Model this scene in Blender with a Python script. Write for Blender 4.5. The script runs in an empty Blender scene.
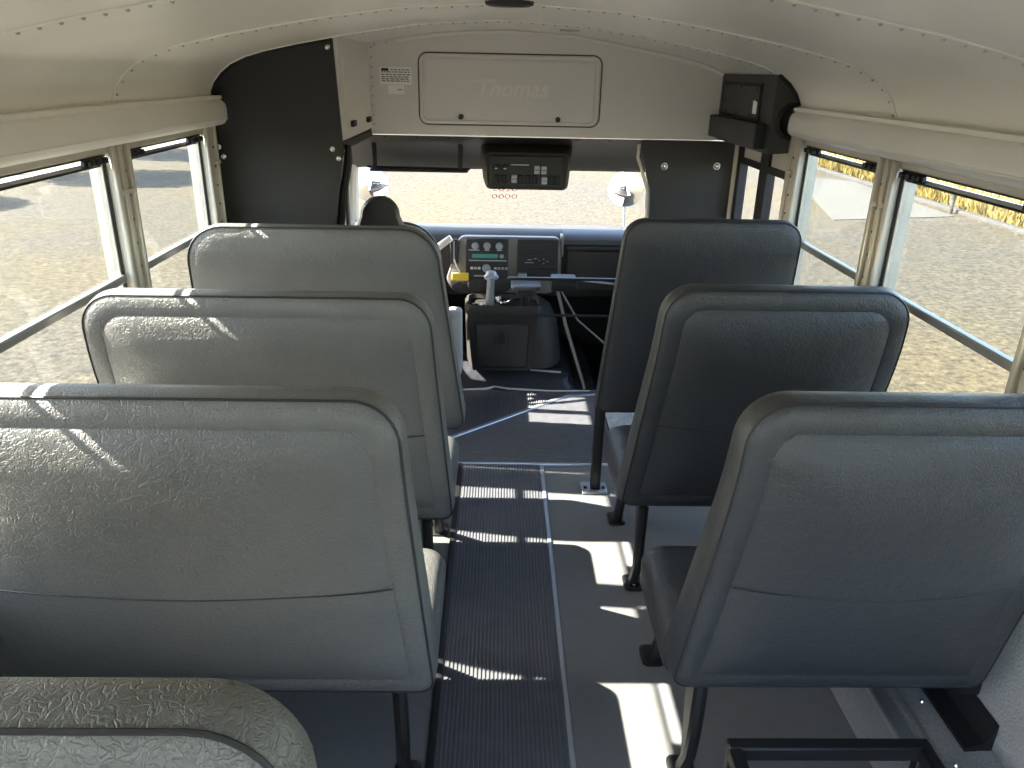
import bpy, bmesh, math, random
from math import sin, cos, pi, radians, tan, atan2, sqrt
from mathutils import Vector, Matrix
random.seed(7)
S = bpy.context.scene
COL = S.collection

# ------------------------------------------------------------------ camera, sky, sun, exposure
PITCH, YAW, ROLL = radians(22.19), radians(1.281), radians(1.2)
cam_d = bpy.data.cameras.new('camera')
cam_d.sensor_fit = 'HORIZONTAL'; cam_d.sensor_width = 36.0
cam_d.lens = 769.0 / 1024.0 * 36.0
cam_d.clip_start = 0.02; cam_d.clip_end = 500
cam = bpy.data.objects.new('camera', cam_d); COL.objects.link(cam)
fw = Vector((sin(YAW) * cos(PITCH), cos(YAW) * cos(PITCH), -sin(PITCH)))
rt = Vector((cos(YAW), -sin(YAW), 0)); dn = fw.cross(rt)
rt2 = rt * cos(ROLL) - dn * sin(ROLL); dn2 = dn * cos(ROLL) + rt * sin(ROLL)
cam.matrix_world = Matrix(((rt2.x, -dn2.x, -fw.x, 0), (rt2.y, -dn2.y, -fw.y, 0), (rt2.z, -dn2.z, -fw.z, 1.65), (0, 0, 0, 1)))
S.camera = cam

SUN_T = Vector((1.14, -0.10, -1.0)).normalized()          # the way the light travels
sun_d = bpy.data.lights.new('sun', 'SUN'); sun_d.energy = 15.0; sun_d.angle = radians(0.53); sun_d.color = (1.0, 0.95, 0.86)
sun = bpy.data.objects.new('sun', sun_d); COL.objects.link(sun)
sun.rotation_euler = SUN_T.to_track_quat('-Z', 'Y').to_euler(); sun.location = (-20, 0, 20)

world = bpy.data.worlds.new('sky'); S.world = world; world.use_nodes = True
wn = world.node_tree.nodes; wn.clear()
sky = wn.new('ShaderNodeTexSky'); sky.sky_type = 'NISHITA'; sky.sun_disc = False
sky.sun_elevation = math.asin(-SUN_T.z); sky.sun_rotation = atan2(-SUN_T.x, -SUN_T.y)
sky.dust_density = 1.5
bg = wn.new('ShaderNodeBackground'); bg.inputs[1].default_value = 0.42
wo = wn.new('ShaderNodeOutputWorld')
world.node_tree.links.new(sky.outputs[0], bg.inputs[0]); world.node_tree.links.new(bg.outputs[0], wo.inputs[0])

vs = S.view_settings
vs.view_transform = 'Standard'; vs.look = 'None'; vs.gamma = 1.0; vs.use_curve_mapping = False
vs.exposure = 2.45
S.cycles.diffuse_bounces = 8; S.cycles.max_bounces = 16; S.cycles.transparent_max_bounces = 24

# ------------------------------------------------------------------ materials
def mat(name, col, rough=0.5, metal=0.0, var=0.0, vscale=20.0, bump=None, spec=0.5, coat=0.0, sheen=0.0):
    """bump: list of (kind, scale, strength, distance) stacked"""
    m = bpy.data.materials.new(name); m.use_nodes = True
    nt = m.node_tree; b = nt.nodes['Principled BSDF']; L = nt.links.new
    b.inputs['Base Color'].default_value = (*col, 1); b.inputs['Roughness'].default_value = rough
    b.inputs['Metallic'].default_value = metal; b.inputs['Specular IOR Level'].default_value = spec
    b.inputs['Coat Weight'].default_value = coat
    b.inputs['Sheen Weight'].default_value = sheen
    tc = nt.nodes.new('ShaderNodeTexCoord')
    if var:
        n = nt.nodes.new('ShaderNodeTexNoise'); n.inputs['Scale'].default_value = vscale; n.inputs['Detail'].default_value = 5
        L(tc.outputs['Object'], n.inputs['Vector'])
        r = nt.nodes.new('ShaderNodeValToRGB')
        r.color_ramp.elements[0].position = 0.3; r.color_ramp.elements[1].position = 0.7
        r.color_ramp.elements[0].color = (*[c * (1 - var) for c in col], 1)
        r.color_ramp.elements[1].color = (*[min(1, c * (1 + var)) for c in col], 1)
        L(n.outputs['Fac'], r.inputs['Fac']); L(r.outputs['Color'], b.inputs['Base Color'])
    prev = None
    for kind, sc, st, dist in (bump or []):
        bp = nt.nodes.new('ShaderNodeBump'); bp.inputs['Strength'].default_value = st; bp.inputs['Distance'].default_value = dist
        if kind == 'noise':
            t = nt.nodes.new('ShaderNodeTexNoise'); t.inputs['Scale'].default_value = sc; t.inputs['Detail'].default_value = 3; out = t.outputs['Fac']
        elif kind == 'crease':
            t0 = nt.nodes.new('ShaderNodeTexNoise'); t0.inputs['Scale'].default_value = sc * 0.5
            L(tc.outputs['Object'], t0.inputs['Vector'])
            mx = nt.nodes.new('ShaderNodeMixRGB'); mx.inputs[0].default_value = 0.11
            L(tc.outputs['Object'], mx.inputs[1]); L(t0.outputs['Color'], mx.inputs[2])
            t = nt.nodes.new('ShaderNodeTexVoronoi'); t.feature = 'DISTANCE_TO_EDGE'; t.inputs['Scale'].default_value = sc
            L(mx.outputs[0], t.inputs['Vector'])
            rr = nt.nodes.new('ShaderNodeMapRange'); rr.inputs['From Max'].default_value = 0.12
            L(t.outputs['Distance'], rr.inputs['Value']); out = rr.outputs['Result']
        else:
            t = nt.nodes.new('ShaderNodeTexVoronoi'); t.inputs['Scale'].default_value = sc; out = t.outputs['Distance']
        if kind != 'crease': L(tc.outputs['Object'], t.inputs['Vector'])
        L(out, bp.inputs['Height'])
        if prev: L(prev.outputs['Normal'], bp.inputs['Normal'])
        prev = bp
    if prev: L(prev.outputs['Normal'], b.inputs['Normal'])
    return m

def glass(name, tint, gloss=0.08):
    m = bpy.data.materials.new(name); m.use_nodes = True; nt = m.node_tree; nt.nodes.clear(); L = nt.links.new
    o = nt.nodes.new('ShaderNodeOutputMaterial'); mx = nt.nodes.new('ShaderNodeMixShader')
    tr = nt.nodes.new('ShaderNodeBsdfTransparent'); tr.inputs[0].default_value = (*tint, 1)
    gl = nt.nodes.new('ShaderNodeBsdfGlossy'); gl.inputs['Roughness'].default_value = 0.02
    lw = nt.nodes.new('ShaderNodeLayerWeight'); lw.inputs['Blend'].default_value = 0.25
    fr = nt.nodes.new('ShaderNodeMath'); fr.operation = 'MULTIPLY_ADD'; fr.inputs[1].default_value = 0.14; fr.inputs[2].default_value = 0.012
    L(lw.outputs['Facing'], fr.inputs[0]); L(fr.outputs[0], mx.inputs[0]); L(tr.outputs[0], mx.inputs[1]); L(gl.outputs[0], mx.inputs[2]); L(mx.outputs[0], o.inputs[0])
    return m

def emit(name, col, st):
    m = bpy.data.materials.new(name); m.use_nodes = True; b = m.node_tree.nodes['Principled BSDF']
    b.inputs['Base Color'].default_value = (*col, 1); b.inputs['Emission Color'].default_value = (*col, 1); b.inputs['Emission Strength'].default_value = st
    return m

GRAIN = [('noise', 9, 0.30, 0.02), ('crease', 58, 0.55, 0.0014), ('noise', 130, 0.35, 0.002), ('voronoi', 420, 0.35, 0.0012)]
M = {
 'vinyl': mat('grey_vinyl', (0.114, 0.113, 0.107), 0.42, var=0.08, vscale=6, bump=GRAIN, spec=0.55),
 'vinyl_dark': mat('dark_grey_vinyl', (0.032, 0.0335, 0.036), 0.42, var=0.06, vscale=6, bump=[('noise', 9, 0.3, 0.02), ('crease', 58, 0.42, 0.0012), ('noise', 130, 0.3, 0.002), ('voronoi', 420, 0.3, 0.001)], spec=0.55),  # right seats and barrier: darker than the left vinyl, grain slightly weaker
 'welt': mat('black_piping', (0.020, 0.021, 0.022), 0.5),
 'black_steel': mat('black_painted_steel', (0.012, 0.012, 0.013), 0.45, spec=0.3),
 'black_abs': mat('black_plastic', (0.020, 0.019, 0.019), 0.55, bump=[('noise', 350, 0.3, 0.0006)]),
 'black_panel': mat('black_textured_panel', (0.0115, 0.011, 0.0105), 0.6, bump=[('noise', 300, 0.35, 0.0006)]),
 'dark_grey': mat('dark_grey_plastic', (0.033, 0.032, 0.032), 0.5, bump=[('noise', 300, 0.3, 0.0006)]),
 'headliner': mat('dark_headliner', (0.042, 0.039, 0.033), 0.6, spec=0.22, var=0.1, vscale=8),
 'dash': mat('charcoal_dash', (0.034, 0.032, 0.030), 0.6, spec=0.25, bump=[('noise', 260, 0.3, 0.0006)]),
 'dash_trim': mat('grey_dash_trim', (0.17, 0.155, 0.14), 0.45),
 'dash_pad': mat('dash_top_pad', (0.075, 0.078, 0.083), 0.42, bump=[('noise', 200, 0.3, 0.0008)]),
 'roof': mat('painted_roof_steel', (0.84, 0.815, 0.75), 0.33, var=0.03, vscale=3, bump=[('noise', 3, 0.12, 0.02)]),
 'bulk': mat('painted_bulkhead', (0.74, 0.715, 0.67), 0.45, var=0.02, vscale=5),
 'letter': mat('moulded_lettering_lit', (0.81, 0.785, 0.74), 0.4),  # lighter than the bulkhead: lit edges of the relief put into colour
 'alu': mat('window_aluminium', (0.60, 0.57, 0.50), 0.42, metal=0.35, var=0.05, vscale=15),
 'alu_dark': mat('sash_aluminium', (0.34, 0.34, 0.33), 0.38, metal=0.6),
 'seal': mat('black_seal', (0.010, 0.010, 0.010), 0.6),
 'rivet': mat('rivet_steel', (0.45, 0.43, 0.39), 0.35, metal=0.5),
 'rivet_dark': mat('rivet_hole', (0.05, 0.045, 0.04), 0.5),
 'floor': mat('grey_floor_vinyl', (0.148, 0.151, 0.151), 0.5, var=0.05, vscale=30, bump=[('noise', 60, 0.15, 0.001)]),
 'rubber': mat('black_ribbed_rubber', (0.082, 0.085, 0.097), 0.5, var=0.12, vscale=18, spec=0.4),
 'rubber_rib': mat('rubber_rib_worn', (0.102, 0.106, 0.120), 0.45, var=0.12, vscale=18),
 'cab_rubber': mat('glossy_cab_rubber', (0.030, 0.032, 0.040), 0.3, bump=[('noise', 9, 0.5, 0.03)]),
 'trim': mat('aluminium_trim', (0.42, 0.45, 0.50), 0.35, metal=0.6),
 'chrome': mat('bright_screw', (0.80, 0.80, 0.78), 0.2, metal=1.0),
 'silver': mat('grey_silver_plastic', (0.33, 0.35, 0.38), 0.35, metal=0.3),
 'wall': mat('embossed_wall_panel', (0.33, 0.318, 0.298), 0.45, bump=[('voronoi', 130, 0.6, 0.003)]),
 'ledge': mat('grey_speckled_steel', (0.27, 0.275, 0.27), 0.4, var=0.25, vscale=220),
 'white': mat('white_sticker', (0.93, 0.92, 0.90), 0.5),
 'print': mat('black_print', (0.03, 0.03, 0.03), 0.6),
 'print_grey': mat('grey_print', (0.25, 0.25, 0.25), 0.6),
 'cream': mat('cream_paint', (0.62, 0.59, 0.52), 0.4),
 'beige': mat('beige_pillar', (0.46, 0.44, 0.40), 0.55),
 'stalk': mat('pale_lever', (0.70, 0.68, 0.62), 0.4),
 'cloth': mat('grey_seat_cloth', (0.30, 0.29, 0.28), 0.85, bump=[('noise', 400, 0.3, 0.001)]),
 'driver': mat('driver_seat_vinyl', (0.040, 0.040, 0.036), 0.5, bump=[('voronoi', 380, 0.3, 0.001)]),
 'yellow': mat('yellow_tag', (0.85, 0.62, 0.04), 0.45),
 'red': mat('red_window_paint', (0.62, 0.30, 0.28), 0.6),
 'display': emit('radio_display', (0.03, 0.16, 0.13), 0.06),
 'lens': mat('smoked_lamp_lens', (0.05, 0.05, 0.05), 0.2),
 'mirror': mat('mirror_glass', (0.92, 0.93, 0.95), 0.02, metal=1.0),
 'hood': mat('white_bonnet', (0.3, 0.295, 0.28), 0.3),
 'bark': mat('tree_bark', (0.10, 0.075, 0.05), 0.9, bump=[('noise', 20, 0.8, 0.03)]),
 'leaf': mat('tree_leaf', (0.06, 0.10, 0.03), 0.7),
 'dry': mat('dry_grass_blade', (0.125, 0.092, 0.016), 0.8, var=0.25, vscale=3),
 'dry_soil': mat('dry_grass_soil', (0.085, 0.061, 0.015), 0.9, var=0.3, vscale=6),
 'lit_ground': mat('lit_ground_patch', (0.054, 0.051, 0.042), 0.8, var=0.06, vscale=8),
 'kerb': mat('kerb_concrete', (0.036, 0.035, 0.033), 0.8, var=0.15, vscale=5),
 'glass_side': glass('tinted_side_glass', (0.72, 0.72, 0.69)),
 'glass_front': glass('clear_windscreen', (0.84, 0.83, 0.81)),
}
# gravel-topped asphalt, with pale and sandy patches of its own
def ground_mat():
    m = bpy.data.materials.new('gravel_asphalt'); m.use_nodes = True; nt = m.node_tree; b = nt.nodes['Principled BSDF']; L = nt.links.new
    tc = nt.nodes.new('ShaderNodeTexCoord')
    n1 = nt.nodes.new('ShaderNodeTexNoise'); n1.inputs['Scale'].default_value = 14; n1.inputs['Detail'].default_value = 8; n1.inputs['Roughness'].default_value = 0.8
    n2 = nt.nodes.new('ShaderNodeTexNoise'); n2.inputs['Scale'].default_value = 0.22; n2.inputs['Detail'].default_value = 4
    r1 = nt.nodes.new('ShaderNodeValToRGB'); e = r1.color_ramp.elements
    e[0].position = 0.38; e[0].color = (0.0155, 0.0138, 0.0098, 1); e[1].position = 0.62; e[1].color = (0.080, 0.0715, 0.053, 1)
    r2 = nt.nodes.new('ShaderNodeValToRGB'); f = r2.color_ramp.elements
    f[0].position = 0.38; f[0].color = (0.94, 0.97, 1.05, 1); f[1].position = 0.62; f[1].color = (1.12, 1.06, 0.90, 1)
    mx = nt.nodes.new('ShaderNodeMixRGB'); mx.blend_type = 'MULTIPLY'; mx.inputs[0].default_value = 1
    L(tc.outputs['Object'], n1.inputs['Vector']); L(tc.outputs['Object'], n2.inputs['Vector'])
    L(n1.outputs['Fac'], r1.inputs[0]); L(n2.outputs['Fac'], r2.inputs[0]); L(r1.outputs[0], mx.inputs[1]); L(r2.outputs[0], mx.inputs[2])
    n3 = nt.nodes.new('ShaderNodeTexNoise'); n3.inputs['Scale'].default_value = 4.5; n3.inputs['Detail'].default_value = 7; n3.inputs['Roughness'].default_value = 0.75
    r3 = nt.nodes.new('ShaderNodeValToRGB'); g = r3.color_ramp.elements
    g[0].position = 0.36; g[0].color = (0.72, 0.73, 0.75, 1); g[1].position = 0.64; g[1].color = (1.25, 1.22, 1.12, 1)
    m2 = nt.nodes.new('ShaderNodeMixRGB'); m2.blend_type = 'MULTIPLY'; m2.inputs[0].default_value = 1
    L(tc.outputs['Object'], n3.inputs['Vector']); L(n3.outputs['Fac'], r3.inputs[0]); L(mx.outputs[0], m2.inputs[1]); L(r3.outputs[0], m2.inputs[2])
    L(m2.outputs[0], b.inputs['Base Color']); b.inputs['Roughness'].default_value = 0.9; b.inputs['Specular IOR Level'].default_value = 0.2
    return m
M['ground'] = ground_mat()

# ------------------------------------------------------------------ mesh helpers
class MB:
    def __init__(s): s.v = []; s.f = []
    def add(s, vs, fs):
        o = len(s.v); s.v += [tuple(p) for p in vs]; s.f += [tuple(i + o for i in f) for f in fs]; return s
    def box(s, x0, x1, y0, y1, z0, z1):
        return s.add([(x0,y0,z0),(x1,y0,z0),(x1,y1,z0),(x0,y1,z0),(x0,y0,z1),(x1,y0,z1),(x1,y1,z1),(x0,y1,z1)],
                     [(0,3,2,1),(4,5,6,7),(0,1,5,4),(1,2,6,5),(2,3,7,6),(3,0,4,7)])
    def rbox(s, x0, x1, y0, y1, z0, z1, r=0.01, seg=2):
        bm = bmesh.new(); bmesh.ops.create_cube(bm, size=1)
        for v in bm.verts: v.co = ((x0+x1)/2 + v.co.x*(x1-x0), (y0+y1)/2 + v.co.y*(y1-y0), (z0+z1)/2 + v.co.z*(z1-z0))
        bmesh.ops.bevel(bm, geom=bm.edges[:], offset=r, segments=seg, affect='EDGES', profile=0.5)
        bm.verts.index_update(); s.add([v.co[:] for v in bm.verts], [[v.index for v in f.verts] for f in bm.faces]); bm.free(); return s
    def hexa(s, pts):   # 8 points, bottom 4 then top 4
        return s.add(pts, [(0,3,2,1),(4,5,6,7),(0,1,5,4),(1,2,6,5),(2,3,7,6),(3,0,4,7)])
    def loops(s, loops, cap0=True, cap1=True):
        n = len(loops[0]); vs = [p for l in loops for p in l]; fs = []
        for k in range(len(loops)-1):
            for i in range(n): fs.append((k*n+i, k*n+(i+1)%n, (k+1)*n+(i+1)%n, (k+1)*n+i))
        if cap0: fs.append(tuple(reversed(range(n))))
        if cap1: fs.append(tuple(range((len(loops)-1)*n, len(loops)*n)))
        return s.add(vs, fs)
    def tube(s, pts, r, n=8, closed=False):
        pts = [Vector(p) for p in pts]; L = len(pts); ls = []
        rs = r if isinstance(r, (list, tuple)) else [r]*L
        up0 = None
        for i, p in enumerate(pts):
            a = pts[i-1] if (i > 0 or closed) else p; b = pts[(i+1) % L] if (i < L-1 or closed) else p
            t = (b - a).normalized()
            if up0 is None:
                up0 = Vector((0,0,1)) if abs(t.z) < 0.9 else Vector((1,0,0))
            u = (up0 - t*up0.dot(t)).normalized(); up0 = u; w = t.cross(u)
            ls.append([p + (u*cos(2*pi*k/n) + w*sin(2*pi*k/n))*rs[i] for k in range(n)])
        if closed: return s.loops(ls + [ls[0]], False, False)
        return s.loops(ls)
    def disc(s, c, axis, r, h, n=16, r2=None):
        c = Vector(c); a = Vector(axis).normalized(); return s.tube([c, c + a*h], [r, r if r2 is None else r2], n)
    def prism(s, poly, fn, d0, d1):   # poly 2-D, fn(u,v,d) -> point
        return s.loops([[fn(u, v, d0) for u, v in poly], [fn(u, v, d1) for u, v in poly]])
    def dome(s, c, axis, r, h, n=6):
        c = Vector(c); a = Vector(axis).normalized(); t = Vector((1,0,0)) if abs(a.x) < 0.8 else Vector((0,1,0))
        u = a.cross(t).normalized(); w = a.cross(u)
        ring = [c + (u*cos(2*pi*k/n) + w*sin(2*pi*k/n))*r for k in range(n)]
        r2 = [c + (u*cos(2*pi*k/n) + w*sin(2*pi*k/n))*r*.6 + a*h*.75 for k in range(n)]
        return s.add(ring + r2 + [c + a*h], [(k, (k+1) % n, n+(k+1) % n, n+k) for k in range(n)] + [(n+k, n+(k+1) % n, 2*n) for k in range(n)])

BASE = {}
def props(o, label=None, cat=None, group=None, kind=None):
    if label: o['label'] = label
    if cat: o['category'] = cat
    if group: o['group'] = group
    if kind: o['kind'] = kind
    return o
def empty(name, loc, label=None, cat=None, group=None, kind=None):
    o = bpy.data.objects.new(name, None); COL.objects.link(o); o.location = loc; o.empty_display_size = 0.1
    BASE[o] = Vector(loc); return props(o, label, cat, group, kind)
def obj(name, mb, m, parent=None, label=None, cat=None, group=None, kind=None, smooth=38, recalc=True):
    if isinstance(m, str): m = M[m]
    if parent is not None: base = BASE[parent]
    else:
        xs = [p[0] for p in mb.v]; ys = [p[1] for p in mb.v]; zs = [p[2] for p in mb.v]
        base = Vector(((min(xs)+max(xs))/2, (min(ys)+max(ys))/2, min(zs)))
    me = bpy.data.meshes.new(name)
    me.from_pydata([(p[0]-base.x, p[1]-base.y, p[2]-base.z) for p in mb.v], [], mb.f)
    if recalc:
        bm = bmesh.new(); bm.from_mesh(me); bmesh.ops.recalc_face_normals(bm, faces=bm.faces); bm.to_mesh(me); bm.free()
    if smooth:
        me.polygons.foreach_set('use_smooth', [True]*len(me.polygons)); me.set_sharp_from_angle(angle=radians(smooth))
    me.materials.append(m)
    o = bpy.data.objects.new(name, me); COL.objects.link(o)
    if parent is not None: o.parent = parent
    else: o.location = base
    BASE[o] = base
    return props(o, label, cat, group, kind)
def struct(name, mb, m, parent=None, **k):
    return obj(name, mb, m, parent, kind=None if parent else 'structure', **k)
def B(*a): return MB().box(*a)
def RB(*a, **k): return MB().rbox(*a, **k)

def rrect(x0, x1, z0, z1, r, taper0=0.0, taper1=0.0, rb=None, n=6, side=0):
    """rounded outline counter-clockwise; taper moves the top corners inward; fixed vertex count"""
    rb = r if rb is None else rb; out = []
    for c, (cx, cz, a0, rr) in enumerate(((x1-rb, z0+rb, -pi/2, rb), (x1-taper1-r, z1-r, 0, r), (x0+taper0+r, z1-r, pi/2, r), (x0+rb, z0+rb, pi, rb))):
        for k in range(n+1):
            a = a0 + pi/2*k/n; out.append((cx + rr*cos(a), cz + rr*sin(a)))
        if side and c in (0, 2):
            p = out[-1]; q = (x1-taper1, z1-r) if c == 0 else (x0, z0+rb)
            for k in range(1, side): out.append((p[0]+(q[0]-p[0])*k/side, p[1]+(q[1]-p[1])*k/side))
    return out

# ------------------------------------------------------------------ room dimensions
XL, XR, XC = -1.10, 1.15, 0.025
YB, YF, YBH = -1.0, 3.13, 3.87          # back wall, front of the bus body, front bulkhead
G = -0.75                               # outside ground
PROF = [(0,1.822),(.3,1.806),(.5,1.778),(.65,1.752),(.78,1.728),(.9,1.702),(.97,1.682),(1.03,1.655),(1.07,1.625),(1.10,1.59),(1.117,1.555),(1.125,1.53)]
def roof_z(x):
    u = abs(x - XC)
    for (a, za), (b, zb) in zip(PROF, PROF[1:]):
        if u <= b: return za + (zb-za)*(u-a)/(b-a)
    return 1.53
def roof_pts(off=0.0, lim0=-9, lim1=9):
    pts = [(XC - u, z - off) for u, z in reversed(PROF)] + [(XC + u, z - off) for u, z in PROF[1:]]
    return [p for p in pts if lim0 <= p[0] <= lim1]

# ---- ground and outside
struct('ground', MB().add([(-120,-80,G),(120,-80,G),(120,160,G),(-120,160,G)], [(0,1,2,3)]), 'ground', smooth=0, recalc=False)
struct('verge', MB().add([(9.0,-20,G+.02),(70,-20,G+.02),(70,120,G+.02),(9.0,120,G+.02)], [(0,1,2,3)]), 'dry_soil', smooth=0, recalc=False)
gm = MB()
for i in range(26000):
    t = random.random(); x = 9.05 + 16*t*t; y = random.uniform(6, 42); h = random.uniform(.08, .26); a = random.uniform(0, pi); w = .02 + .012*t
    lx, ly = random.uniform(-.1, .1), random.uniform(-.1, .1); z = G + .02
    gm.add([(x-w*cos(a), y-w*sin(a), z), (x+w*cos(a), y+w*sin(a), z), (x+lx, y+ly, z+h)], [(0,1,2)])
obj('dry_grass', gm, 'dry', None, 'tall dry yellow grass on the verge beyond the right windows', 'grass', kind='stuff', smooth=0, recalc=False)
kb = MB()
struct('kerb', RB(8.86, 9.02, -10, 60, G-.05, G+.07, r=.02), 'kerb')
struct('light_patch', MB().prism([(6.05,13.9),(8.6,14.5),(8.8,19.5),(7.6,20.5)], lambda u,v,d:(u,v,d), G-.02, G+.012), 'lit_ground', smooth=0)  # flat pale shape: a bright patch of light put in as ground colour
po = MB(); po.disc((8.74, 14.9, G), (0,0,1), .04, .45, 10); po.disc((8.74,14.9,G+.45), (0,0,1), .055, .05, 10)
obj('marker_post', po, 'kerb', None, 'short grey marker post by the kerb in front of the yellow grass', 'post')

def tree(x, y, zc, r, label, seed):
    rd = random.Random(seed); z0 = G
    t = empty('tree', (x, y, z0), label, 'tree')
    tr = MB(); tr.tube([(x,y,z0),(x+.04,y,z0+(zc-z0)*.5),(x,y+.05,zc)], [.13,.10,.05], 8); obj('trunk', tr, 'bark', t)
    cr = MB()
    for i in range(2600):
        u = rd.uniform(-1,1); a = rd.uniform(0, 2*pi); q = r*rd.random()**.33; s_ = sqrt(1-u*u)
        p = Vector((x+q*s_*cos(a), y+q*s_*sin(a), zc+q*u*.8)); d1 = Vector((rd.gauss(0,1), rd.gauss(0,1), rd.gauss(0,1))).normalized(); d2 = d1.orthogonal().normalized()
        cr.add([p-d1*.11, p+d2*.06, p+d1*.11, p-d2*.06], [(0,1,2,3)])
    c = obj('crown', cr, 'leaf', t, smooth=0, recalc=False); c['kind'] = 'stuff'
tree(-12.6, 18.2, 3.3, 1.55, 'small leafy tree left of the bus, the nearer to the front windows', 1)
tree(-13.0, 23.2, 3.3, 1.8, 'small leafy tree left of the bus, the farthest one', 2)
tree(-14.6, 14.3, 3.3, 1.2, 'smallest leafy tree left of the bus, nearest the rear', 3)
# white bonnet of the bus, below the windscreen
hl = []
for y, z, w in ((4.97,.60,.78),(5.2,.56,.80),(5.6,.47,.80),(5.85,.36,.76),(5.92,.05,.74)):
    hl.append([(XC+w*t, y, z - .05*t*t) for t in (-1,-.7,-.35,0,.35,.7,1)] + [(XC+w, y, -.1), (XC-w, y, -.1)])
obj('bonnet', MB().loops(hl), 'hood', None, 'white painted bonnet just outside below the windscreen', 'bonnet')

# ---- floor and its coverings
fl = MB(); fl.box(-1.13, 1.18, YB, 3.0, -.06, 0); fl.box(-1.13, .56, 3.0, 3.97, -.06, 0); fl.box(.56, 1.18, 3.0, 3.14, -.06, 0)
struct('floor', fl, 'floor', smooth=0)
struct('trim_1', RB(.56, 1.15, 3.14, 3.9, -.33, -.30, r=.005), 'rubber')       # step of the entrance
struct('trim_2', B(.55, .57, 3.14, 3.97, -.33, -.002), 'black_panel', smooth=0)
ro = empty('aisle_runner', (.025, 1.0, 0), 'long black ribbed rubber runner down the middle of the aisle', 'floor mat')
obj('rubber_sheet', B(-.149, .197, YB+.02, 3.075, .0005, .004), 'rubber', ro, smooth=0)
rb = MB()
nr = 27
for i in range(nr):
    x = -.132 + i*(.312/(nr-1)); rb.add([(x-.0038,YB+.02,.0035),(x-.002,YB+.02,.0072),(x+.002,YB+.02,.0072),(x+.0038,YB+.02,.0035),
            (x-.0038,3.07,.0035),(x-.002,3.07,.0072),(x+.002,3.07,.0072),(x+.0038,3.07,.0035)], [(0,1,5,4),(1,2,6,5),(2,3,7,6)])
o = obj('ribs', rb, 'rubber_rib', ro, smooth=0, recalc=False); o['kind'] = 'stuff'
obj('edge_strip', RB(-.168, -.146, YB+.02, 3.075, .0005, .009, r=.003), 'black_steel', ro)
em = empty('entry_mat', (.1, 3.5, 0), 'black ribbed rubber mat across the front of the bus by the engine cover', 'floor mat')
obj('rubber_sheet', B(-.62, .55, 3.085, 3.93, .0005, .004), 'rubber', em, smooth=0)
rl = MB()
def diag_y(x): return 3.40 + (x+.135)*(3.865-3.40)/(.378+.135) if x < .378 else 3.865 + (x-.378)*.20
k = 0; y = 3.105
while y < 3.90:
    xs = -.60
    if y > 3.40: xs = max(xs, min(.54, -.135 + (y-3.40)*(.513/.465) + .02)) if y < 3.865 else .54
    if xs < .52:
        rl.add([(xs,y-.0042,.0035),(xs,y-.002,.007),(xs,y+.002,.007),(xs,y+.0042,.0035),(.545,y-.0042,.0035),(.545,y-.002,.007),(.545,y+.002,.007),(.545,y+.0042,.0035)], [(0,1,5,4),(1,2,6,5),(2,3,7,6)])
    y += .0135
o = obj('cross_ribs', rl, 'rubber_rib', em, smooth=0, recalc=False); o['kind'] = 'stuff'
rl = MB(); x = -.59
while x < .54:
    y0 = max(3.10, diag_y(x) + .02) if x > -.135 else 3.43
    if y0 < 3.90:
        rl.add([(x-.0042,y0,.0035),(x-.002,y0,.007),(x+.002,y0,.007),(x+.0042,y0,.0035),(x-.0042,3.925,.0035),(x-.002,3.925,.007),(x+.002,3.925,.007),(x+.0042,3.925,.0035)], [(0,1,5,4),(1,2,6,5),(2,3,7,6)])
    x += .0135
o = obj('long_ribs', rl, 'rubber_rib', em, smooth=0, recalc=False); o['kind'] = 'stuff'
# aluminium strips
def strip(name, a, b, w, z0=.001, z1=.008):
    a = Vector((*a,0)); b = Vector((*b,0)); t = (b-a).normalized(); n = Vector((-t.y, t.x, 0))*w/2
    return struct(name, MB().hexa([a-n+Vector((0,0,z0)), b-n+Vector((0,0,z0)), b+n+Vector((0,0,z0)), a+n+Vector((0,0,z0)),
                                    a-n*.7+Vector((0,0,z1)), b-n*.7+Vector((0,0,z1)), b+n*.7+Vector((0,0,z1)), a+n*.7+Vector((0,0,z1))]), 'trim', smooth=0)
strip('trim_3', (.209, YB+.02), (.209, 3.07), .018)
strip('trim_4', (-.62, 3.083), (.56, 3.083), .016)
strip('trim_5', (-.30, 3.26), (.378, 3.862), .026, .006, .011)
strip('trim_6', (.37, 3.860), (.56, 3.897), .026, .006, .011)
# torn pale edge of the entry mat
te = MB(); pts = [(-.25,3.925),(-.06,3.95),(-.01,3.975),(.06,3.955),(.30,3.93),(.52,3.94)]
te.tube([(x,y,.008) for x,y in pts], [.004,.007,.009,.007,.004,.003], 6)
obj('torn_edge', te, 'cream', em, 'pale torn front edge')
# cab floor
cf = MB(); nx, ny = 36, 30; vs_ = []
for j in range(ny+1):
    for i in range(nx+1):
        x = -.86 + i*1.42/nx; y = 3.94 + j*.95/ny; up_ = min(1, max(0, (y-3.95)/.10))*(1 if x < .40 else max(0, 1-(x-.40)/.05))
        vs_.append((x, y, -.010 + .098*up_ + (.006*sin(9*x+5*y) + .005*sin(23*x))*(1-.5*up_)))
cf.add(vs_, [(j*(nx+1)+i, j*(nx+1)+i+1, (j+1)*(nx+1)+i+1, (j+1)*(nx+1)+i) for j in range(ny) for i in range(nx)])
obj('cab_floor_mat', cf, 'cab_rubber', None, 'glossy wavy black rubber mat around the engine cover', 'floor mat', recalc=False)
struct('trim_7', B(-.95, 1.05, 3.97, 4.95, -.12, -.06), 'black_panel', smooth=0)

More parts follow.
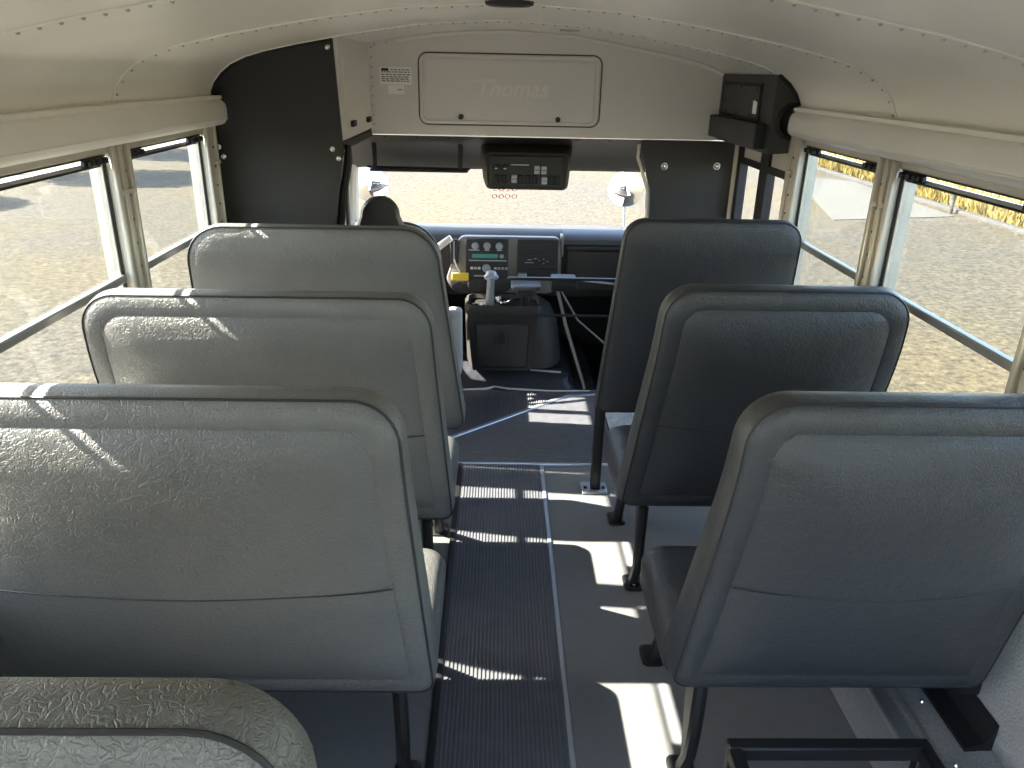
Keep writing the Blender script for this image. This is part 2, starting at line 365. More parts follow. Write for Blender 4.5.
# ---- side walls, windows
YP = [3.07 - .79*i for i in range(6)]       # window post centres
def side_wall(name, x, s):
    mb = MB(); xo = x + s*.05; a, b = sorted((x, xo))
    y1 = 3.13
    mb.box(a, b, YB, y1, 0, .72)
    c, d = sorted((x, x + s*.018)); mb.box(c, d, YB, y1, 1.438, 1.60)
    mb.box(a, b, 3.07, y1, .72, 1.435)
    mb.box(a, b, YB, YP[5], .72, 1.435)
    return struct(name, mb, 'wall', smooth=0)
side_wall('wall_left', XL, -1); side_wall('wall_right', XR, 1)
struct('baseboard_left', RB(XL-.001, XL+.012, YB, 3.1, 0, .09, r=.004), 'black_panel')
struct('baseboard_right', RB(XR-.012, XR+.001, 2.10, 3.1, 0, .09, r=.004), 'black_panel')
rw = MB(); rw.box(-1.15, 1.20, YB-.05, YB, 0, .66); rw.box(-1.15, 1.20, YB-.05, YB, 1.5, 1.83)
for a, b in ((-1.15,-1.0),(-.36,-.30),(.35,.41),(1.05,1.20)): rw.box(a, b, YB-.05, YB, .66, 1.5)  # rear openings enlarged to let more light into the bus
struct('wall_rear', rw, 'wall', smooth=0)
def window(n, x, s, y0, y1):
    """s = +1 when the outside lies towards +x"""
    w = empty('window_%d' % n, (x, (y0+y1)/2, .72), kind='structure')
    def xb(a, b): return sorted((x + s*a, x + s*b))
    fr = MB(); pw = .105 if y1 > 3.0 else .046
    for ya, yb in ((y0, y0+.046), (y1-pw, y1)):          # posts: two ribs with a channel
        a, b = xb(-.020, .045); fr.box(a, b, ya, yb, .70, 1.44)
    for yc in (y0+.004, y1-.004):
        a, b = xb(-.030, -.018); fr.rbox(a, b, yc-.006, yc+.006, .70, 1.44, r=.003, seg=1)
    for yc in (y0+.044, y1-pw+.002):
        a, b = xb(-.034, -.018); fr.rbox(a, b, yc-.010, yc+.010, .70, 1.435, r=.004, seg=1)
    a, b = xb(-.02, .045); fr.box(a, b, y0, y1, .69, .735)
    obj('window_frame', fr, 'alu', w)
    rv = MB()
    for yc in (y0+.026, y1-.026):
        for k in range(9): rv.dome((x - s*.020, yc, .80 + k*.07), (-s,0,0), .0055, .004, 6)
    o = obj('rivet_row', rv, 'rivet_dark', w, recalc=False); o['kind'] = 'stuff'
    a0, a1 = y0+.052, y1-pw-.006
    hd = MB(); a, b = xb(.0, .04); a, b = xb(.0, .016); hd.box(a, b, a0, a1, 1.434, 1.44); obj('head_channel', hd, 'seal', w, smooth=0)
    ht = MB(); a, b = xb(-.014, .0); ht.rbox(a, b, y0+.002, y1-.002, 1.413, 1.442, r=.004, seg=1); obj('head_trim', ht, 'alu', w)
    hs = MB(); a, b = xb(-.010, .0); hs.box(a, b, a0, a1, 1.4085, 1.4128); obj('head_seal', hs, 'seal', w, smooth=0)
    up = MB(); a, b = xb(.004, .011)
    up.box(a, b, a0, a1, 1.385, 1.396); obj('upper_rail', up, 'alu_dark', w, smooth=0)
    lo = MB(); a, b = xb(-.012, .012); lo.rbox(a, b, a0, a1, 1.050, 1.074, r=.004, seg=1); obj('meeting_rail', lo, 'alu_dark', w)
    st = MB()
    for ya in (a0, a1-.016):
        a, b = xb(.0, .016); st.box(a, b, ya+(0 if ya < a0+.01 else .006), ya+(.010 if ya < a0+.01 else .016), 1.06, 1.39)
    obj('sash_stile', st, 'alu', w, smooth=0)
    se = MB()
    for ya in (a0-.004, a1-.004):
        a, b = xb(-.006, .002); se.box(a, b, ya, ya+.008, .73, 1.39)
    a, b = xb(.003, .005); se.box(a, b, a0, a1, 1.380, 1.386)
    obj('glazing_seal', se, 'seal', w, smooth=0)
    for ya, yb in ((a0+.005, a0+.125), (a1-.125, a1-.005)):
        l = MB(); a, b = xb(-.014, .0); l.rbox(a, b, ya, yb, 1.388, 1.408, r=.003, seg=1)
        a, b = xb(-.026, -.012)
        for q in (.2, .5, .8):
            yc = ya + (yb-ya)*q; l.rbox(a, b, yc-.013, yc+.013, 1.391, 1.408, r=.003, seg=1)
        obj('sash_latch', l, 'black_steel', w)
    pn = MB(); a, b = xb(.006, .010); pn.box(a, b, a0, a1, 1.06, 1.39); obj('upper_pane', pn, 'glass_side', w, smooth=0)
    pn = MB(); a, b = xb(.020, .024); pn.box(a, b, a0-.003, a1+.003, .73, 1.06); obj('lower_pane', pn, 'glass_side', w, smooth=0)
    cl = MB()
    for yc in (y0+.020, y1-.020):
        a, b = xb(-.036, -.020); cl.rbox(a, b, yc-.018, yc+.018, 1.296, 1.312, r=.003, seg=1)
    obj('frame_clip', cl, 'alu', w)
n = 0
for x, s in ((XL, -1), (XR, 1)):
    for i in range(5):
        n += 1; window(n, x, s, YP[i+1]+.001, YP[i]-.001)

# padded-looking header ducts above the windows
def header(name, x, s, yend):
    # s points into the room
    prof = []
    pts = rrect(-.02, .072, 1.437, 1.530, .032, n=5)
    ls = []
    for y, d in ((YB, 0), (yend-.03, 0), (yend-.012, .004), (yend-.003, .012), (yend, .024)):
        q = rrect(-.02+d, .072-d, 1.437+d, 1.530-d, max(.032-d, .006), n=5)
        ls.append([(x + s*u, y, z) for u, z in q])
    r = struct(name, MB().loops(ls), 'roof')
    lip = MB(); lip.box(*sorted((x, x+s*.046)), YB, yend+.01, 1.528, 1.541); struct('lip', lip, 'roof', r, smooth=0)
    cr = MB(); cr.tube([(x+s*.0715, YB, 1.462), (x+s*.0715, yend-.03, 1.462)], .0035, 6); struct('crease', cr, 'roof', r)
header('trim_8', XL, 1, 3.115); header('trim_9', XR, -1, 3.03)

# ---- ceiling: overlapping panels with riveted joints
ce = empty('ceiling', (XC, 1.4, 1.53), kind='structure')
YR = [YB, .76, 1.55, 2.34, 3.13, YBH]
for k in range(5):
    mb = MB(); pr_ = roof_pts(); hi = [(x, z+.03) for x, z in reversed(pr_)]
    sub = []
    for (a, za), (b, zb) in zip(pr_, pr_[1:]):
        for t in (0, .5): sub.append((a+(b-a)*t, za+(zb-za)*t))
    loop = pr_ + hi
    mb.loops([[(x, YR[k]-.0 , z) for x, z in loop], [(x, YR[k+1], z) for x, z in loop]])
    obj('roof_panel', mb, 'roof', ce)
    if k < 4:
        y = YR[k+1]; lp = roof_pts(.0045); up_ = [(x, z+.004) for x, z in reversed(lp)]
        obj('lap_joint', MB().loops([[(x, y-.016, z) for x, z in lp+up_], [(x, y+.016, z) for x, z in lp+up_]]), 'roof', ce)
        rv = MB(); L_ = roof_pts(.0045)
        acc = 0; step = .042
        for (a, za), (b, zb) in zip(L_, L_[1:]):
            d = sqrt((b-a)**2+(zb-za)**2); t = acc
            while t < d:
                px, pz = a+(b-a)*t/d, za+(zb-za)*t/d; nrm = Vector((zb-za, 0, -(b-a))).normalized()
                rv.dome((px, y+(.004), pz), nrm, .0048, .0045, 8); t += step
            acc = t - d
        o = obj('rivet_row', rv, 'rivet', ce, recalc=False); o['kind'] = 'stuff'
# dome lamp and a little plate on the ceiling
dl = empty('dome_light', (.025, 2.27, roof_z(.025)-.02), 'black oval lamp on the ceiling above the aisle', 'lamp')
def oval(cx, cy, rx, ry, z, n=28): return [(cx+rx*cos(2*pi*k/n), cy+ry*sin(2*pi*k/n), z) for k in range(n)]
zc = roof_z(.025)
obj('lamp_rim', MB().loops([oval(.023,2.27,.066,.045,zc+.002), oval(.023,2.27,.064,.043,zc-.012), oval(.023,2.27,.052,.032,zc-.016)]), 'black_abs', dl)
obj('lamp_lens', MB().loops([oval(.023,2.27,.050,.030,zc-.012), oval(.023,2.27,.040,.022,zc-.017)]), 'lens', dl)
pm = MB(); pm.rbox(.245, .325, 3.45, 3.485, roof_z(.28)-.006, roof_z(.28)+.004, r=.002, seg=1)
obj('ceiling_plate', pm, 'beige', None, 'small oblong plate on the ceiling in front of the lamp', 'plate')

# ---- front bulkhead
bh = empty('wall_front', (XC, YBH, 1.35), kind='structure')
poly = [(1.20,1.356),(1.20,1.56)] + [(x, z+.004) for x, z in reversed(roof_pts(0, -.66, 1.15))] + [(-.66,1.356)]
obj('bulkhead_panel', MB().prism(poly, lambda u,v,d:(u,d,v), YBH, YBH+.03), 'bulk', bh)
# raised access door with a grooved rim
ap = MB(); ls = []
for ins, d in ((-.006,.0),(.0,-.010),(.004,-.012),(.010,-.012),(.013,-.006),(.016,-.006),(.022,-.010),(.03,-.011)):
    ls.append([(u, YBH+d, v) for u, v in rrect(-.372+ins, .468-ins, 1.412+ins, 1.712-ins, max(.035-ins*.6, .01))])
apo = obj('access_door', MB().loops(ls), 'bulk', bh)
gv = MB(); gv.tube([(u, YBH-.001, v) for u, v in rrect(-.379, .475, 1.405, 1.719, .042)], .0035, 6, True)
obj('door_gap', gv, 'rivet_dark', bh)
for x, z in ((-.182,1.441),(.278,1.436)):
    l = MB(); l.disc((x, YBH-.011, z), (0,-1,0), .013, .014, 14, .011); l.box(x-.002, x+.002, YBH-.029, YBH-.024, z-.010, z+.010)
    obj('latch', l, 'black_abs', apo)
def text_mesh(txt, size, extrude, shear=0.0, offset=0.0):
    c = bpy.data.curves.new('lettering', 'FONT'); c.body = txt; c.size = size; c.extrude = extrude; c.shear = shear; c.offset = offset
    c.align_x = 'CENTER'; c.align_y = 'CENTER'; c.resolution_u = 3
    o = bpy.data.objects.new('lettering', c); COL.objects.link(o)
    dg = bpy.context.evaluated_depsgraph_get(); me = bpy.data.meshes.new_from_object(o.evaluated_get(dg))
    mb = MB(); mb.add([v.co[:] for v in me.vertices], [tuple(p.vertices) for p in me.polygons])
    bpy.data.objects.remove(o); bpy.data.curves.remove(c); bpy.data.meshes.remove(me)
    return mb
def place_text(name, txt, size, ext, centre, R, m, parent, shear=0.0, offset=0.0, **k):
    t = text_mesh(txt, size, ext, shear, offset); c = Vector(centre)
    t.v = [tuple(R @ Vector(v) + c) for v in t.v]
    return obj(name, t, m, parent, smooth=30, **k)
R_REAR = Matrix(((1,0,0),(0,0,-1),(0,1,0)))          # letters readable from the rear of the bus
place_text('raised_lettering', 'Thomas', .105, .007, (.055, YBH-.016, 1.568), R_REAR, 'letter', apo, shear=.25, offset=.003)
bar = MB(); bar.hexa([(-.14,YBH-.010,1.597),(-.05,YBH-.010,1.597),(-.05,YBH-.016,1.597),(-.14,YBH-.016,1.597),(-.132,YBH-.010,1.606),(-.05,YBH-.010,1.606),(-.05,YBH-.016,1.606),(-.132,YBH-.016,1.606)])
obj('lettering_swash', bar, 'letter', apo)
rv = MB()
for i in range(30):
    x = -.58 + i*.056
    if x < 1.02: rv.dome((x, YBH-.002, roof_z(x)-.012), (0,-1,0), .005, .004, 6)
for i in range(9): rv.dome((-.596, YBH-.002, 1.40+i*.042), (0,-1,0), .0045, .004, 6)
o = obj('rivet_row', rv, 'rivet', bh, recalc=False); o['kind'] = 'stuff'
cv = MB()
sub = roof_pts(.006, -.62, 1.1)
cv.loops([[(x, YBH-.02, z+.004) for x, z in sub] + [(x, YBH-.02, z-.003) for x, z in reversed(sub)], [(x, YBH+.0, z+.004) for x, z in sub] + [(x, YBH+.0, z-.012) for x, z in reversed(sub)]])
obj('arch_trim', cv, 'roof', bh)
# stickers
st = empty('notice_sticker', (-.484, YBH, 1.58), 'white printed notice sticker on the bulkhead left of the access door', 'sticker')
obj('paper', B(-.560, -.412, YBH-.0025, YBH-.0005, 1.578, 1.654), 'white', st, smooth=0)
obj('logo_block', B(-.552, -.518, YBH-.0035, YBH-.0024, 1.636, 1.648), 'print', st, smooth=0)
pm = MB(); rr = random.Random(3)
for z in (1.642, 1.632, 1.621, 1.611, 1.602, 1.593):
    x = -.510 if z > 1.636 else -.552
    while x < -.425:
        w = rr.uniform(.008, .022); pm.box(x, min(x+w, -.418), YBH-.0033, YBH-.0024, z-.0026, z+.0026); x += w + .004
o = obj('fine_print', pm, 'print_grey', st, smooth=0); o['kind'] = 'stuff'
st = empty('small_sticker', (-.484, YBH, 1.54), 'small blank white sticker just below the printed notice', 'sticker')
obj('paper', B(-.522, -.448, YBH-.0025, YBH-.0005, 1.536, 1.574), 'white', st, smooth=0)
o = obj('fine_print', B(-.478, -.458, YBH-.0033, YBH-.0024, 1.553, 1.558), 'print_grey', st, smooth=0)

# white longitudinal side panel between the black partition and the bulkhead
sp = empty('trim_10', (-.61, 3.5, 1.38), kind='structure')
obj('side_panel', MB().prism([(3.145,1.382),(YBH,1.372),(YBH,1.775),(3.145,1.775)], lambda u,v,d:(d,u,v), -.64, -.61), 'bulk', sp)
ap2 = obj('access_door', MB().prism([(3.22,1.405),(3.84,1.395),(3.84,1.690),(3.22,1.690)], lambda u,v,d:(d,u,v), -.612, -.603), 'bulk', sp)
for y, z in ((3.33,1.436),(3.72,1.430)):
    l = RB(-.603, -.588, y-.035, y+.035, z-.012, z+.012, r=.003, seg=1); obj('latch', l, 'black_abs', ap2)
# closing pieces of the cab shell
struct('trim_11', B(-1.0, -.61, 3.146, 3.9, 1.345, 1.382), 'headliner', smooth=0)
cw = MB(); cw.box(-.95, -.91, 3.15, 3.52, -.1, 1.37); cw.box(-.95,-.91,3.52,4.5,-.1,.72); cw.box(-.95,-.91,3.52,4.5,1.26,1.37); cw.box(-.95,-.91,4.42,4.95,-.1,.75)
struct('wall_left_cab', cw, 'beige', smooth=0)
struct('window_11', B(-.932, -.928, 3.52, 4.42, .72, 1.26), 'glass_front', smooth=0)
cw = MB(); cw.box(1.0,1.04,3.93,4.5,-.1,.72); cw.box(1.0,1.04,3.93,4.5,1.26,1.37); cw.box(1.0,1.04,4.42,4.95,-.1,.75)
struct('wall_right_cab', cw, 'beige', smooth=0)
struct('window_12', B(1.018, 1.022, 3.93, 4.42, .72, 1.26), 'glass_front', smooth=0)
struct('wall_firewall', B(-.95, 1.04, 4.92, 4.96, -.12, .70), 'black_panel', smooth=0)
# dark headliner sloping to the windscreen
hl = MB(); prof = [(3.872,1.350),(3.95,1.335),(4.15,1.285),(4.30,1.215),(4.38,1.16),(4.43,1.135),(4.47,1.15)]
up = [(max(y, 3.902), z+(.06 if y > 3.9 else .0)) for y, z in reversed(prof)]
hl.loops([[(-.95, y, z) for y, z in prof+up], [(1.04, y, z) for y, z in prof+up]])
hlo = struct('cab_headliner', hl, 'headliner')
dots = MB()
for i in range(9): dots.disc((-.55+i*.155, YBH+.012, 1.343), (0,-.3,-1), .006, .004, 8)
struct('rivet_row', dots, 'seal', hlo)
# windscreen and its pillars
wsb = [(-.86,4.48,1.142),(.93,4.48,1.142),(1.0,4.93,.66),(-.93,4.93,.66)]
struct('window_13', MB().hexa([wsb[3], wsb[2], (1.0,4.938,.66), (-.93,4.938,.66), wsb[0], wsb[1], (.93,4.488,1.142), (-.86,4.488,1.142)]), 'glass_front', smooth=0)
def pillar(name, pts, r, m, n=8): return struct(name, MB().tube(pts, r, n), m)
pillar('trim_12', [(-.83,4.40,1.23),(-.84,4.46,1.12),(-.90,4.74,.85),(-.93,4.92,.66)], [.06,.055,.05,.05], 'beige')
pillar('trim_13', [(.90,4.40,1.23),(.90,4.46,1.12),(.955,4.74,.85),(.98,4.92,.66)], [.05,.045,.045,.05], 'beige')
struct('trim_14', RB(-.83, -.745, 3.98, 4.06, .5, 1.30, r=.02), 'beige')
struct('trim_15', RB(-.735, -.715, 3.72, 3.77, .4, 1.33, r=.006), 'seal')
struct('trim_16', MB().tube([(-.655,3.42,1.36),(-.665,3.42,1.25),(-.690,3.43,1.12),(-.70,3.43,.95),(-.70,3.43,.5)], .014, 8), 'cream')

# ---- left black partition: two bolted panels
pt = empty('partition_panel', (-.86, YF, 1.34), 'upper black bolted partition panel with an arched top, left front corner', 'partition')
arch = [(x, z-.004) for x, z in roof_pts(0, -1.097, -.623)]
poly = [(-.606,1.327),(-.625,1.755)] + list(reversed(arch)) + [(-1.10,1.54),(-1.075,1.515),(-1.066,1.485),(-1.075,1.445),(-1.105,1.425),(-1.115,1.327)]
obj('panel', MB().prism(poly, lambda u,v,d:(u,d,v), YF, YF+.014), 'black_panel', pt)
gs = MB(); gs.tube([(x, YF-.003, z) for x, z in arch], .008, 6); obj('edge_gasket', gs, 'seal', pt)
for x, z in ((-.644,1.717),(-1.09,1.352),(-.650,1.352)):
    s_ = MB(); s_.dome((x, YF, z), (0,-1,0), .011, .007, 10); obj('screw', s_, 'chrome', pt)
pt = empty('partition_panel', (-.86, YF, .5), 'lower plain black partition panel behind the driver seat', 'partition')
obj('panel', MB().prism([(-1.09,.05),(-.70,.05),(-.665,1.0),(-.612,1.331),(-1.105,1.331)], lambda u,v,d:(u,d,v), YF+.002, YF+.016), 'black_panel', pt)
for x, z in ((-1.075,1.315),(-.628,1.316)):
    s_ = MB(); s_.dome((x, YF+.002, z), (0,-1,0), .011, .007, 10); obj('screw', s_, 'chrome', pt)
fl_ = MB(); fl_.tube([(-.598,3.19,1.365),(-.602,3.19,1.30),(-.632,3.19,1.17),(-.655,3.19,1.0),(-.665,3.19,.6)], [.012,.018,.018,.018,.018], 8)
obj('edge_padding', fl_, 'black_steel', pt)

# ---- right front: black panel, entrance door, box above it
bp = empty('corner_panel', (.92, YBH, 0), 'black padded corner panel with two chrome studs beside the entrance door', 'panel')
obj('panel', MB().prism([(.80,-.3),(1.145,-.3),(1.145,1.352),(.690,1.352),(.685,1.31),(.745,1.12),(.755,.95)], lambda u,v,d:(u,d,v), YBH-.012, YBH+.02), 'dark_grey', bp)
for x, z in ((.807,1.231),(1.062,1.236)):
    s_ = MB(); s_.disc((x, YBH-.012, z), (0,-1,0), .017, .004, 14); s_.dome((x, YBH-.016, z), (0,-1,0), .013, .012, 12); obj('stud', s_, 'chrome', bp)
obj('edge_trim', MB().tube([(.678,YBH,1.33),(.676,YBH,1.27),(.735,YBH,1.12),(.745,YBH,.9)], .008, 6), 'cream', bp)
dr = empty('door_1', (XR, 3.45, -.3), kind='structure')
fr = MB(); fr.box(XR, XR+.05, 3.13, 3.9, 1.36, 1.60); fr.box(XR-.01, XR+.05, 3.802, 3.875, -.35, 1.36); obj('door_frame', fr, 'cream', dr, smooth=0)
obj('door_post', RB(XR-.025, XR+.05, 3.072, 3.100, -.05, 1.44, r=.006), 'alu', dr)
for y0, y1 in ((3.104, 3.412), (3.430, 3.800)):
    lf = MB(); lf.box(XR+.008, XR+.03, y0, y1, 1.290, 1.36); o1 = obj('door_leaf', lf, 'cream', dr, smooth=0)
    bl = MB()
    for a, b, c, d in ((y0, y0+.034, -.33, 1.36), (y1-.050, y1, -.33, 1.36), (y0, y1, -.33, .10), (y0, y1, .52, .56), (y0+.04, y1-.04, 1.265, 1.292)):
        bl.box(XR-.006, XR+.032, a, b, c, d)
    obj('leaf_frame', bl, 'black_panel', o1, smooth=0)
    obj('pane', B(XR+.012, XR+.017, y0+.03, y1-.045, .10, 1.28), 'glass_front', o1, smooth=0)
hb = empty('overhead_box', (1.09, 3.5, 1.37), 'black equipment box above the entrance door with a screwed cover plate', 'box')
arcR = [(x, z-.004) for x, z in roof_pts(0, 1.05, 1.2)]
poly = [(1.045,1.365),(1.145,1.372),(1.142,1.42),(1.095,1.43),(1.072,1.455),(1.066,1.485),(1.075,1.52),(1.10,1.545)] + [(x, z) for x, z in reversed(arcR) if z > 1.55] + [(1.045,roof_z(1.045)-.006)]
obj('housing', MB().prism(poly, lambda u,v,d:(u,d,v), 3.10, YBH-.005), 'dark_grey', hb)
gs = MB(); gs.tube([(1.142,3.095,1.425),(1.095,3.095,1.432),(1.072,3.095,1.458),(1.066,3.095,1.485),(1.075,3.095,1.518),(1.10,3.095,1.545)] + [(x,3.095,z) for x,z in reversed(arcR) if z > 1.55] + [(1.05,3.095,1.645)], .009, 6)
obj('edge_gasket', gs, 'seal', hb)
cvp = obj('cover_plate', RB(1.036, 1.046, 3.26, 3.78, 1.490, 1.612, r=.003, seg=1), 'dark_grey', hb)
gp = MB(); gp.tube([(1.0395, y, z) for y, z in ((3.245,1.482),(3.79,1.482),(3.79,1.618),(3.245,1.618))], .004, 5, True); obj('plate_gap', gp, 'seal', cvp)
for y, z in ((3.30,1.60),(3.52,1.605),(3.74,1.600),(3.74,1.545),(3.28,1.555),(3.36,1.498),(3.55,1.498),(3.72,1.498)):
    s_ = MB(); s_.dome((1.036, y, z), (-1,0,0), .007, .004, 8); obj('screw', s_, 'seal', cvp)
obj('plate_label', B(1.0345, 1.0358, 3.275, 3.325, 1.505, 1.555), 'white', cvp, smooth=0)
obj('lower_duct', RB(1.003, 1.052, 3.17, YBH-.006, 1.378, 1.474, r=.006), 'dark_grey', hb)
obj('duct_end', B(1.006, 1.05, 3.155, 3.171, 1.380, 1.472), 'seal', hb, smooth=0)

# ---- overhead switch console
ov = empty('switch_console', (.12, 4.1, 1.1), 'dark overhead console of switches at the top middle of the windscreen', 'console')
ls = []
for y, dx, dz in ((3.955,.012,.012),(3.95,.02,.02),(3.95,.032,.024)): pass
def ovl(x0,x1,z0,z1,r,y): return [(u, y, v) for u, v in rrect(x0,x1,z0,z1,r, -.012, -.012)]
obj('housing', MB().loops([ovl(-.02,.305,1.112,1.252,.02,3.972), ovl(-.055,.338,1.096,1.272,.025,3.968), ovl(-.068,.352,1.09,1.282,.03,3.985), ovl(-.085,.375,1.10,1.330,.03,4.2)]), 'headliner', ov)
fp = obj('switch_plate', RB(-.043, .322, 3.958, 3.972, 1.106, 1.258, r=.004, seg=1), 'black_abs', ov)
for x in (-.012, .032):
    k_ = MB(); k_.disc((x, 3.958, 1.202), (0,-1,0), .016, .018, 14, .013); obj('knob', k_, 'black_steel', fp)
    obj('knob_mark', B(x-.008, x+.006, 3.9385, 3.9405, 1.194, 1.200), 'silver', fp, smooth=0)
for x, z, w, h in ((.191,1.192,.014,.020),(.226,1.191,.014,.020),(.078,1.147,.014,.020),(.230,1.140,.014,.018)):
    obj('switch_button', RB(x-w, x+w, 3.948, 3.960, z-h, z+h, r=.003, seg=1), 'silver', fp)
    obj('button_line', B(x-w*.8, x+w*.8, 3.9465, 3.9485, z-.002, z+.002), 'print', fp, smooth=0)
for x in (-.01, .025, .11, .145, .18, .265, .295):
    obj('rocker_switch', RB(x-.013, x+.013, 3.950, 3.960, 1.122, 1.166, r=.004, seg=1), 'black_steel', fp)
obj('label_strip', B(.06, .15, 3.9555, 3.9575, 1.212, 1.217), 'silver', fp, smooth=0)
s_ = MB(); s_.disc((-.030, 3.957, 1.12), (0,-1,0), .007, .004, 10); obj('screw', s_, 'seal', fp)
sv = empty('sun_visor', (-.41, 4.2, 1.15), 'dark flat sun visor swung up along the windscreen top', 'visor')
obj('visor_board', MB().loops([[(x, y, z) for y, z in ((4.10,1.158),(4.11,1.152),(4.32,1.132),(4.32,1.146),(4.11,1.168))] for x in (-.665,-.645,-.18,-.165)]), 'headliner', sv)
for x in (-.64, -.20): obj('visor_clip', RB(x-.012, x+.012, 4.112, 4.128, 1.165, 1.302, r=.003, seg=1), 'black_steel', sv)
obj('visor_rod', MB().tube([(-.68,4.12,1.174),(-.15,4.12,1.170)], .006, 8), 'black_steel', sv)
# painted figures on the windscreen, lower half showing under the console
R_WS = Matrix(((1,0,0),(0,0,-1),(0,1,0)))
def ws_pt(z): return 4.93 - (z-.66)*(.47/.505)
for z, tx in ((1.005, '2020'), (.955, '0000')):
    t = text_mesh(tx, .062, .001); ang = atan2(.47, .505)
    Rm = Matrix.Rotation(radians(90)+ang, 3, 'X') if False else R_REAR
    pts = []
    for v in t.v:
        zz = z + v[1]*cos(ang); pts.append((.035 + v[0]*1.25, ws_pt(zz) - .004 + v[2], zz))
    t.v = pts
    obj('windscreen_figures', t, 'red', None, 'faded red figures on the windscreen below the switch console, %s row' % ('upper' if z > 1 else 'lower'), 'lettering', smooth=0)

# ---- crossview mirrors outside
def xmirror(x, y, z, label):
    m = empty('crossview_mirror', (x, y, z-.45), label, 'mirror', )
    n_, ls = 24, []
    for k in range(1, 7):
        a = radians(8*k*1.25); r = .115*sin(a)/sin(radians(60)); d = .06*(1-(r/.115)**2)
        ls.append([(x + r*cos(2*pi*i/n_), y - d, z + r*sin(2*pi*i/n_)) for i in range(n_)])
    obj('mirror_glass', MB().loops(ls, True, False), 'mirror', m)
    obj('mirror_rim', MB().tube([(x + .114*cos(2*pi*i/n_), y+.004, z + .114*sin(2*pi*i/n_)) for i in range(n_)], .006, 6, True), 'silver', m)
    bk = MB(); bk.loops([[(x + r*cos(2*pi*i/n_), y + d, z + r*sin(2*pi*i/n_)) for i in range(n_)] for r, d in ((.113,.006),(.10,.03),(.05,.05))]); obj('mirror_shell', bk, 'black_abs', m)
    obj('mirror_arm', MB().tube([(x,y+.02,z-.11),(x+.01,y+.05,z-.30),(x+(.05 if x<0 else -.05),y+.1,.50)], .008, 6), 'silver', m)
xmirror(-.848, 5.25, .93, 'round convex outside mirror near the left windscreen pillar')
xmirror(.855, 5.25, .925, 'round convex outside mirror near the right windscreen pillar')

# ---- dashboard
ds = empty('dashboard', (0, 4.4, 0), 'charcoal dashboard with radio, vents and glove box under the windscreen', 'dashboard')
bd = MB(); prof = [(4.26,.46),(4.225,.52),(4.225,.77),(4.26,.800),(4.34,.815),(4.60,.80),(4.92,.70),(4.92,.40),(4.5,.40)]
bd.loops([[(x, y, z) for y, z in prof] for x in (-.90,-.36,-.30,1.0)]); obj('dash_body', bd, 'dash', ds)
obj('top_pad', MB().loops([[(x, y, z) for y, z in ((4.215,.765),(4.215,.792),(4.25,.815),(4.34,.828),(4.34,.80))] for x in (.362,.375,.98,.995)]), 'dash_pad', ds)  # greyer than the dash body: windscreen glare put into its colour
obj('pad_end', RB(.345, .362, 4.195, 4.28, .70, .815, r=.005), 'dash_trim', ds)
# bezel around the centre stack: a rounded apron open at two bays
bz = MB(); bz.loops([[(u, y, v) for u, v in rrect(-.285+i, .355-i, .485+i, .806-i, .05, 0.06, 0, .085)] for y, i in ((4.24,0),(4.205,.002),(4.197,.010))])
bzo = obj('centre_bezel', bz, 'dash_trim', ds)
obj('lower_apron', MB().loops([[(u, y, v) for u, v in rrect(-.262+i, .080-i, .492+i, .578-i, .02, 0, 0, .05)] for y, i in ((4.20,0),(4.192,.002),(4.189,.008))]), 'dash', bzo)
# climate and radio bay
obj('radio_bay', RB(-.176, .058, 4.184, 4.20, .578, .797, r=.004, seg=1), 'black_abs', bzo)
for x, z, r in ((-.123,.757,.021),(-.058,.757,.021),(.008,.757,.021),(.022,.703,.013),(-.062,.633,.024)):
    k_ = MB(); k_.disc((x, 4.186, z), (0,-1,0), r, .016, 18, r*.86); k_.disc((x, 4.170, z), (0,-1,0), r*.55, .006, 14); obj('control_knob', k_, 'silver', bzo)
obj('radio_display', B(-.140, .000, 4.1825, 4.1845, .690, .712), 'display', bzo, smooth=0)
for z, a, b, m in ((.676,-.158,.050,'silver'),(.734,-.16,-.10,'silver'),(.734,-.075,-.045,'silver'),(.734,-.005,.025,'silver'),(.590,-.13,-.06,'silver')):
    obj('chrome_line', B(a, b, 4.181, 4.185, z-.003, z+.003), m, bzo, smooth=0)
for i in range(4):
    obj('radio_button', RB(-.020+i*.020, -.004+i*.020, 4.178, 4.186, .626, .640, r=.002, seg=1), 'silver', bzo)
for i in range(3):
    obj('radio_button', RB(-.150+i*.020, -.134+i*.020, 4.178, 4.186, .626, .640, r=.002, seg=1), 'cream', bzo)
# narrow upright vent at left of the radio
vt = obj('side_vent', RB(-.262, -.218, 4.182, 4.206, .655, .790, r=.005, seg=1), 'black_abs', bzo)
obj('vent_bezel', B(-.243, -.236, 4.176, 4.184, .662, .783), 'silver', bzo, smooth=0)
